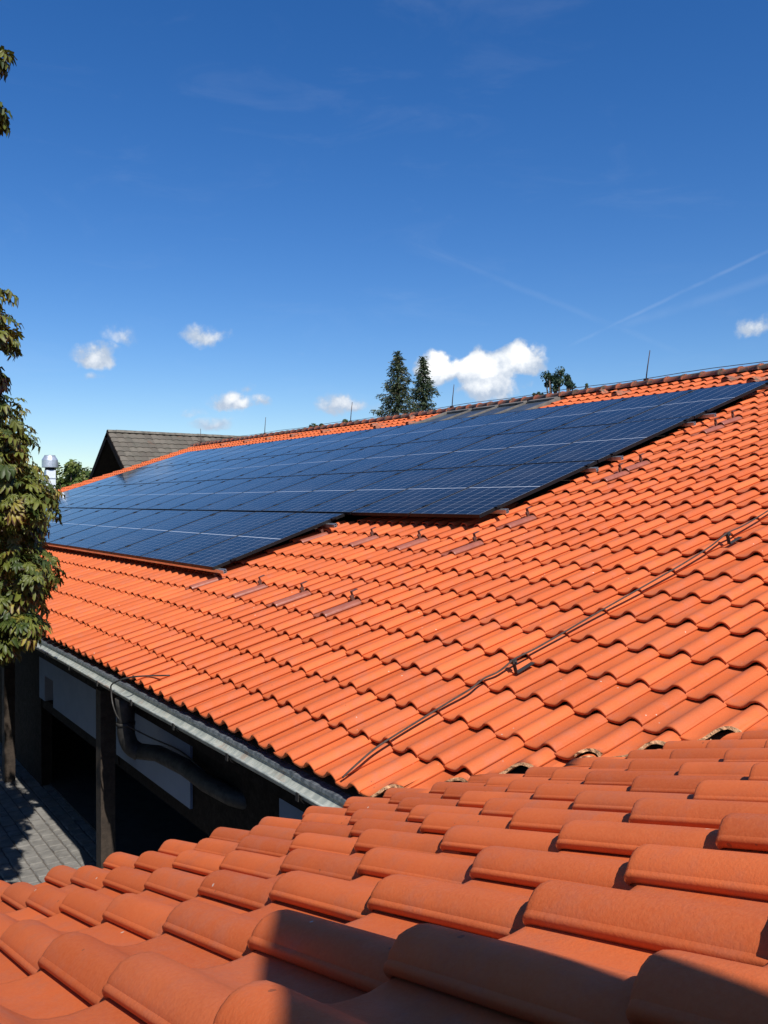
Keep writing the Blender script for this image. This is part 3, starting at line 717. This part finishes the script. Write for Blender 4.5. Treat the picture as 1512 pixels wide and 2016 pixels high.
# ------------------------------------------------------------------ steel kitchen flue
fl_ = thing('metal_flue', 'square galvanised flue with round cowl rising beyond the roof edge', 'chimney', (-30.96, 6.27, GZ))
b = MB(); b.box(-31.13, -30.79, 6.10, 6.44, GZ, 2.60); link('shaft', b.mesh('shaft', simple('flue_sheet', (.74, .79, .84), .45, .3, .08, 3)), fl_)
b = MB(); b.box(-31.145, -30.775, 6.085, 6.455, 2.27, 2.31); link('joint_band', b.mesh('joint_band', M_STEEL), fl_)
b = MB(); c0 = Vector((-30.96, 6.27, 0))
def lathe(bb, prof, n=28):
    for pa in zip(prof, prof[1:]): bb.sheet([[c0+Vector((r*math.cos(2*math.pi*k/n), r*math.sin(2*math.pi*k/n), z)) for k in range(n+1)] for r, z in pa], True)
lathe(b, [(.15, 2.58), (.18, 2.62), (.17, 2.72)]); link('collar', b.mesh('collar', M_BLACK), fl_)
b = MB(); lathe(b, [(.17, 2.72), (.285, 2.70), (.29, 2.71), (.29, 2.98), (.285, 3.0), (.20, 3.14), (.20, 3.165), (.18, 3.17), (.16, 3.15), (.0, 3.14)]); link('cowl', b.mesh('cowl', M_STEEL), fl_)

# ------------------------------------------------------------------ vegetation
def leafmat(name, cols, trans=.35, edge=None):
    m = bpy.data.materials.new(name); m.use_nodes = True; t = NT(m.node_tree); t.n.clear()
    g = t.new('ShaderNodeNewGeometry'); P = g.outputs['Position']
    rnd = t.new('ShaderNodeAttribute', attribute_name='rnd').outputs['Fac']; oi = t.new('ShaderNodeObjectInfo').outputs['Random']
    rr = t.m('FRACT', t.m('ADD', rnd, t.m('MULTIPLY', oi, 1.7)))
    c = t.mix(t.ss(rr, .1, .6), cols[0], cols[1]); c = t.mix(t.ss(rr, .72, .98), c, cols[2])
    c = t.mix(t.m('MULTIPLY', t.ss(t.noise(P, 14, 4), .4, .7), .5), c, cols[0])
    if edge:
        e = t.new('ShaderNodeAttribute', attribute_name='edge').outputs['Fac']
        k = t.ss(t.m('ADD', t.m('ADD', e, t.m('MULTIPLY', t.m('SUBTRACT', t.noise(P, 26, 4), .5), 1.5)), t.m('MULTIPLY', t.m('SUBTRACT', rr, .5), .9)), .80, 1.15)
        c = t.mix(k, c, edge)
    d = t.new('ShaderNodeBsdfPrincipled'); t.put(d.inputs['Base Color'], c); d.inputs['Roughness'].default_value = .5; d.inputs['Specular IOR Level'].default_value = .35
    tr = t.new('ShaderNodeBsdfTranslucent'); t.put(tr.inputs[0], c); mx = t.new('ShaderNodeMixShader'); mx.inputs[0].default_value = trans
    t.l.new(d.outputs[0], mx.inputs[1]); t.l.new(tr.outputs[0], mx.inputs[2]); o = t.new('ShaderNodeOutputMaterial'); t.l.new(mx.outputs[0], o.inputs[0])
    return m
M_CHEST = leafmat('chestnut_leaf', [(.034, .055, .010), (.130, .145, .022), (.30, .25, .045)], .18, (.070, .030, .014))
M_BARK = simple('bark', (.10, .075, .055), .95, 0, .4, 12, .8, 40)

def palm_leaf(rng):
    """one horse chestnut leaf: five to seven drooping leaflets round a stalk end; returns verts, faces, edge weights"""
    V = []; F = []; E = []
    n = rng.choice((5, 6, 7)); L0 = rng.uniform(.115, .155)
    for i in range(n):
        a = (i/(n-1)-.5)*2.35*rng.uniform(.95, 1.05); ln = L0*(1-.36*abs(i/(n-1)-.5)*2)*rng.uniform(.92, 1.05); wd = ln*rng.uniform(.145, .175)
        dr = rng.uniform(.25, .55)
        def pt(u, w):
            r = ln*u; x = w*wd; z = -dr*ln*u*u + abs(w)*wd*.45 + .012*math.sin(u*9+i)
            return (r*math.sin(a)+x*math.cos(a), r*math.cos(a)-x*math.sin(a), z)
        st = [(.02, .06), (.34, .50), (.66, 1.0), (.87, .62), (1.0, .0)]
        k = len(V)
        for u, w in st:
            V += [pt(u, -w), pt(u, 0), pt(u, w)]; E += [.55+.45*u, .25*u, .55+.45*u]
        for j in range(len(st)-1):
            q = k+3*j; F += [(q, q+1, q+4, q+3), (q+1, q+2, q+5, q+4)]
    # stalk
    k = len(V); V += [(-.0018, 0, 0), (.0018, 0, 0), (.0018, -.10, .015), (-.0018, -.10, .015)]; E += [.2]*4; F.append((k, k+1, k+2, k+3))
    return V, F, E
rng = random.Random(21)
LEAFV = [palm_leaf(rng) for _ in range(8)]
LEAF_ME = []
for V, F, E in LEAFV:
    me = bpy.data.meshes.new('leaf'); me.from_pydata(V, [], F); me.materials.append(M_CHEST)
    a = me.attributes.new('edge', 'FLOAT', 'POINT'); a.data.foreach_set('value', E)
    for pl in me.polygons: pl.use_smooth = True
    LEAF_ME.append(me)
tree = thing('chestnut_tree', 'horse chestnut with browning green leaves overhanging the hall gutter', 'tree', (-6.3, -3.6, GZ))
LOBES = [(-4.43, -0.79, 5.08, 0.20), (-4.42, -0.78, 4.60, 0.18), (-4.79, -0.81, 3.08, 0.36), (-4.48, -0.72, 2.80, 0.26), (-4.81, -0.69, 2.48, 0.15), (-4.75, -0.78, 2.25, 0.20), (-4.57, -0.71, 1.84, 0.26), (-4.53, -0.64, 1.63, 0.27), (-4.33, -0.54, 1.39, 0.30), (-4.49, -0.59, 1.13, 0.26), (-4.42, -0.51, 0.80, 0.28), (-4.60, -0.59, 0.53, 0.28), (-4.23, -0.59, 0.34, 0.17), (-4.34, -0.75, 0.22, 0.16), (-5.14, -0.82, 2.01, 0.60), (-5.19, -0.90, 1.09, 0.70), (-5.26, -0.85, 0.44, 0.50)]
LOBES += [(-4.2, -1.45, .6, .5), (-3.7, -1.5, 1.2, .5), (-4.9, -1.35, .2, .5), (-3.3, -1.55, 1.6, .45), (-4.6, -1.5, 1.6, .5), (-3.4, -1.15, .55, .22), (-3.2, -1.2, .8, .25)]
LOBES = [tuple(CAM+(Vector(l[:3])-CAM)*.98)+(l[3]*.80+.06,) for l in LOBES[6:17]] + [tuple(CAM+(Vector(l[:3])-CAM)*.87)+(l[3]*.75,) for l in LOBES[7:13]] + [tuple(CAM+(Vector(l[:3])-CAM)*.76)+(l[3]*.74-.035,) for l in LOBES]
rng = random.Random(4)
NV = len(LOBES)
for x, y, z, r in LOBES[:NV]:       # leafy side shoots back along each bough
    t_ = Vector((-6.2, -3.5, GZ+max(1.4, min(6.6, (z-GZ)*.75)))); e_ = Vector((x, y, z))
    for f in (.18, .34, .52, .72):
        q = e_.lerp(t_, f)+Vector((rng.uniform(-.25, .25), rng.uniform(-.45, -.1), rng.uniform(-.1, .35)))
        if not in_view(q+RGT*.65, .0): LOBES.append((q.x, q.y, q.z, rng.uniform(.38, .55)))
for _ in range(60):     # the rest of the crown
    while True:
        q = Vector((rng.uniform(-1, 1), rng.uniform(-1, 1), rng.uniform(-1, 1)))
        if .45 < q.length < 1: break
    P = Vector((-6.2, -3.6, 2.3))+Vector((q.x*2.6, q.y*2.2, q.z*2.7)); LOBES.append((P.x, P.y, P.z, rng.uniform(.4, .7)))
leaves = []
for li, (x, y, z, r) in enumerate(LOBES):
    c = Vector((x, y, z)); n = int((400 if li < NV else 60)*max(.12, r*r*4.2)) + 8
    if r > .45: n = int(n*.62)
    for _ in range(n):
        q = Vector((rng.gauss(0, 1), rng.gauss(0, 1), rng.gauss(0, 1))).normalized()
        p = c+q*r*(rng.random()**.45)*Vector((1, 1, .95)).length/1.7
        p = c+Vector((q.x, q.y, q.z*.9))*r*(rng.random()**.40)
        up = (Vector((0, 0, 1))*1.0+q*.75+Vector((rng.uniform(-.4, .4), rng.uniform(-.4, .4), 0))).normalized()
        out = (q+Vector((rng.uniform(-.6, .6), rng.uniform(-.6, .6), -.35))); out = (out-up*out.dot(up)).normalized()
        Mx = Matrix((out.cross(up), out, up)).transposed().to_4x4() @ Matrix.Scale(rng.choice((.45, .6, .7, .8, .92))*rng.uniform(.9, 1.1), 4); Mx.translation = p
        leaves.append((Mx, rng.randrange(8), (p-CAM).length, in_view(p, .02), rng.random()))
order = sorted([i for i, l in enumerate(leaves) if l[3]], key=lambda i: leaves[i][2]); near = set(order[:300])
V = []; F = []; E = []; RN = []
for i, (Mx, k, d, inv, rv) in enumerate(leaves):
    if i in near: continue
    v, f, e = LEAFV[k]; o = len(V); V += [tuple(Mx @ Vector(p)) for p in v]; F += [tuple(a+o for a in q) for q in f]; E += e; RN += [rv]*len(f)
me = bpy.data.meshes.new('crown'); me.from_pydata(V, [], F); me.materials.append(M_CHEST)
a = me.attributes.new('edge', 'FLOAT', 'POINT'); a.data.foreach_set('value', E); a = me.attributes.new('rnd', 'FLOAT', 'FACE'); a.data.foreach_set('value', RN)
crown = stuff(link('crown', me, tree))
for i in near: link('leaf', LEAF_ME[leaves[i][1]], crown, leaves[i][0])
b = MB(); T0 = Vector((-6.3, -3.6, GZ))
b.tube([T0, T0+Vector((.03, .02, .8)), T0+Vector((.0, .08, 2.2)), T0+Vector((.1, .1, 4.0)), T0+Vector((.05, .05, 6.2)), T0+Vector((.1, 0, 7.6))], [.30, .24, .21, .16, .09, .03], 12)
for li, (x, y, z, r) in enumerate(LOBES):
    if li >= NV and li % 3: continue
    e = Vector((x, y, z)); h = max(1.4, min(6.6, (z-GZ)*.75)); s0 = T0+Vector((.08, .08, h)); mid = (s0+e)/2+Vector((0, 0, .25))
    b.tube(smooth([s0, mid, e], 4), [.045, .038, .031, .025, .020, .016, .012, .009, .006], 6)
link('trunk', b.mesh('trunk', M_BARK), tree)

def shade_tree(label, base, lobes, seed):  # unseen trees added to keep sky and sun off the court
    rng = random.Random(seed); base = Vector(base); tr = thing('chestnut_tree', label, 'tree', base)
    V = []; F = []; E = []; RN = []; b = MB()
    b.tube([base, base+Vector((0, 0, 2.2)), base+Vector((.1, .1, 4.2)), base+Vector((0, .1, 6.5))], [.30, .24, .17, .04], 12)
    for (x, y, z, r) in lobes:
        c = Vector((x, y, z)); b.tube([base+Vector((0, 0, 3.0)), (base+Vector((0, 0, 4.2))+c)/2, c], [.08, .05, .02], 5, False)
        for _ in range(22):
            q = Vector((rng.gauss(0, 1), rng.gauss(0, 1), rng.gauss(0, 1))).normalized(); p = c+q*r*rng.random()**.4
            up = (Vector((0, 0, 1))+q*.6).normalized(); out = up.orthogonal(); out.rotate(Matrix.Rotation(rng.random()*6.3, 3, up)); out.normalize()
            Mx = Matrix((out.cross(up), out, up)).transposed().to_4x4() @ Matrix.Scale(rng.uniform(1.9, 2.7), 4); Mx.translation = p
            v, f, e = LEAFV[rng.randrange(8)]; o = len(V); V += [tuple(Mx @ Vector(t)) for t in v]; F += [tuple(a+o for a in t) for t in f]; E += e; RN += [rng.random()]*len(f)
    me = bpy.data.meshes.new('crown'); me.from_pydata(V, [], F); me.materials.append(M_CHEST)
    a = me.attributes.new('edge', 'FLOAT', 'POINT'); a.data.foreach_set('value', E); a = me.attributes.new('rnd', 'FLOAT', 'FACE'); a.data.foreach_set('value', RN)
    stuff(link('crown', me, tr)); link('trunk', b.mesh('trunk', M_BARK), tr)
g = random.Random(12)
shade_tree('unseen spreading horse chestnut added to shade the courtyard beside the side wing', (-4.2, -6.2, GZ), [(g.uniform(-9.5, -.4), g.uniform(-9.0, -2.9), g.uniform(1.2, 4.6), g.uniform(.5, .8)) for _ in range(95)]
           + [(x_, (-2.2375+.196*(3.39-x_))-g.uniform(.95, 2.0), g.uniform(2.0, 4.2), g.uniform(.4, .6)) for x_ in [-1.2-.17*k for k in range(44)]], 31)  # extra clumps added to close the gap of sky over the court
shade_tree('unseen horse chestnut added to shade the far end of the courtyard', (-13., -5.2, GZ), [(g.uniform(-18, -9.0), g.uniform(-8.5, -2.6), g.uniform(1.2, 4.6), g.uniform(.5, .8)) for _ in range(80)], 32)

def soft_tree(name, label, base, height, lobes, cols, leaf=.09, count=900, seed=1):
    rng = random.Random(seed); tr = thing(name, label, 'tree', base); base = Vector(base); height = (max(l[2] for l in lobes)-base.z)*.95
    V = []; F = []; RN = []; per = max(20, count//len(lobes))
    for (x, y, z, r) in lobes:
        c = Vector((x, y, z)); shade = rng.random()
        for _ in range(per):
            q = Vector((rng.gauss(0, 1), rng.gauss(0, 1), rng.gauss(0, 1))).normalized(); p = c+q*r*rng.random()**.4
            n = (q+Vector((rng.uniform(-.8, .8), rng.uniform(-.8, .8), rng.uniform(-.2, .9)))).normalized(); a1 = n.orthogonal().normalized(); a2 = n.cross(a1); s_ = leaf*rng.uniform(.6, 1.3)
            o = len(V); V += [tuple(p-a1*s_), tuple(p+a2*s_*.55), tuple(p+a1*s_), tuple(p-a2*s_*.55)]; F.append((o, o+1, o+2, o+3)); RN.append(min(.99, max(0, shade*.5+rng.random()*.5)))
    me = bpy.data.meshes.new('crown'); me.from_pydata(V, [], F); me.materials.append(leafmat(name+'_leaf', cols, .25))
    a = me.attributes.new('rnd', 'FLOAT', 'FACE'); a.data.foreach_set('value', RN); link('crown', me, tr)
    b = MB(); b.tube([base, base+Vector((.1, 0, height*.4)), base+Vector((0, .1, height*.8))], [.25, .18, .05], 8)
    for (x, y, z, r) in lobes: b.tube([base+Vector((0, .05, height*.45)), ((base+Vector((0, 0, height*.6)))+Vector((x, y, z)))/2, (x, y, z)], [.07, .045, .02], 5)
    link('trunk', b.mesh('trunk', M_BARK), tr)
def spruce(name, label, tip, rad, vis, seed):
    """spruce: whorls of drooping boughs hung with needle tufts"""
    rng = random.Random(seed); tip = Vector(tip); base = Vector((tip.x, tip.y, GZ)); H = tip.z-GZ; tr = thing(name, label, 'tree', base)
    V = []; F = []; RN = []; z = .02; up = Vector((0, 0, 1))
    b = MB(); b.tube([base, base+Vector((0, 0, H*.6)), tip], [.22, .10, .012], 8)
    while z < H*.80:
        f = z/vis; ln = rad*min(1.6, f**.85)*rng.uniform(.60, 1.12)+.07; nb = 5+int(4*min(1, f)); off = rng.random()*6
        for k in range(nb):
            a = off+k*2*math.pi/nb+rng.uniform(-.3, .3); l = ln*rng.uniform(.55, 1.18); d = Vector((math.cos(a), math.sin(a), 0)); s0 = tip-Vector((0, 0, z))
            pts = [s0+d*l*t+up*(l*(.10*t-.42*t*t+.26*t**4)) for t in (0, .35, .7, 1.)]
            b.tube(pts, [.02, .014, .010, .005], 4, False); sh = rng.random()
            for _ in range(int(10+l*62)):
                t = rng.random()**.75; i = min(2, int(t*3)); p = pts[i].lerp(pts[i+1], t*3-i)+Vector((rng.gauss(0, .055), rng.gauss(0, .055), rng.gauss(-.05, .05)))
                dd = (d*rng.uniform(.1, .9)+Vector((rng.uniform(-.6, .6), rng.uniform(-.6, .6), rng.uniform(-.9, .25)))).normalized(); n = dd.orthogonal().normalized(); n.rotate(Matrix.Rotation(rng.random()*6, 3, dd)); s_ = rng.uniform(.07, .15)
                o = len(V); V += [tuple(p-n*.022), tuple(p+n*.022), tuple(p+dd*s_+n*.012), tuple(p+dd*s_-n*.012)]; F.append((o, o+1, o+2, o+3)); RN.append(min(.99, sh*.6+rng.random()*.4))
        z += rng.uniform(.09, .16)*(1+.6*min(2, f))
    me = bpy.data.meshes.new('crown'); me.from_pydata(V, [], F); me.materials.append(leafmat(name+'_needles_%d' % seed, [(.018, .038, .016), (.050, .072, .030), (.085, .078, .030)], .12))
    a = me.attributes.new('rnd', 'FLOAT', 'FACE'); a.data.foreach_set('value', RN); link('crown', me, tr); link('trunk', b.mesh('trunk', M_BARK), tr)
spruce('spruce_tree', 'taller dark spruce tip standing behind the hall ridge', (-29.07, 21.27, 8.34), 1.15, 2.9, 3)
spruce('spruce_tree', 'shorter narrow spruce tip beside the taller spruce behind the ridge', (-29.99, 23.45, 8.42), 0.95, 2.9, 8)
GRN = [(.030, .055, .016), (.062, .092, .024), (.105, .125, .035)]
def cloudlobes(c, rx, rz, n, r, seed):
    g = random.Random(seed); out = []
    for _ in range(n):
        q = Vector((g.gauss(0, 1), g.gauss(0, 1), g.gauss(0, 1))).normalized()*g.random()**.4
        out.append((c[0]+q.x*rx, c[1]+q.y*rx, c[2]+q.z*rz, r*g.uniform(.6, 1.3)))
    return out
soft_tree('garden_tree', 'bushy treetop showing above the ridge beside the roof lights', (-19.3, 21.4, GZ), 9, cloudlobes((-19.25, 21.3, 5.9), .38, .48, 12, .17, 5), [(.014, .034, .018), (.028, .058, .030), (.05, .08, .03)], .05, 1500, 5)
soft_tree('garden_tree', 'slim dark treetop next to the bushy one above the ridge', (-19.6, 22.5, GZ), 9, cloudlobes((-19.6, 22.5, 5.85), .22, .42, 9, .13, 6), [(.014, .034, .018), (.028, .058, .030), (.05, .08, .03)], .05, 1000, 6)
soft_tree('garden_tree', 'thin sprig of a treetop peeking over the ridge near the tall lightning rod', (-19.1, 22.9, GZ), 8.6, cloudlobes((-19.15, 22.9, 5.75), .16, .2, 5, .07, 7), GRN, .045, 160, 7)
soft_tree('garden_tree', 'small leafy twig tip peeking over the ridge beside the roof lights', (-18.2, 19.3, GZ), 8, cloudlobes((-18.1, 19.2, 5.05), .3, .22, 7, .08, 8), GRN, .045, 260, 8)
soft_tree('garden_tree', 'low green treetop just clearing the ridge left of the spruces', (-26.0, 15.1, GZ), 7.5, cloudlobes((-26.0, 15.1, 4.28), .42, .26, 9, .13, 9), GRN, .06, 700, 9)
soft_tree('garden_tree', 'dark green sprig at the ridge beside the taller spruce', (-28.0, 17.9, GZ), 7.5, cloudlobes((-28.0, 17.9, 4.72), .25, .2, 5, .1, 10), GRN, .06, 300, 10)
MIX = [(.050, .085, .016), (.105, .145, .026), (.17, .18, .04)]
soft_tree('broadleaf_tree', 'rounded broadleaf tree between the flue and the grey house', (-42.9, 10.2, GZ), 7, cloudlobes((-42.9, 10.1, 2.1), 1.35, 1.35, 38, .42, 11), MIX, .10, 7000, 11)
soft_tree('broadleaf_tree', 'lower broadleaf tree beside the grey house gable', (-44.0, 12.0, GZ), 6, cloudlobes((-43.6, 11.5, 2.05), .85, 1.05, 18, .36, 12), MIX, .10, 3000, 12)
soft_tree('broadleaf_tree', 'broadleaf tree partly hidden behind the flue and chestnut', (-45.5, 8.6, GZ), 6, cloudlobes((-45.2, 8.8, 1.9), 1.2, 1.15, 24, .4, 13), MIX, .10, 4000, 13)
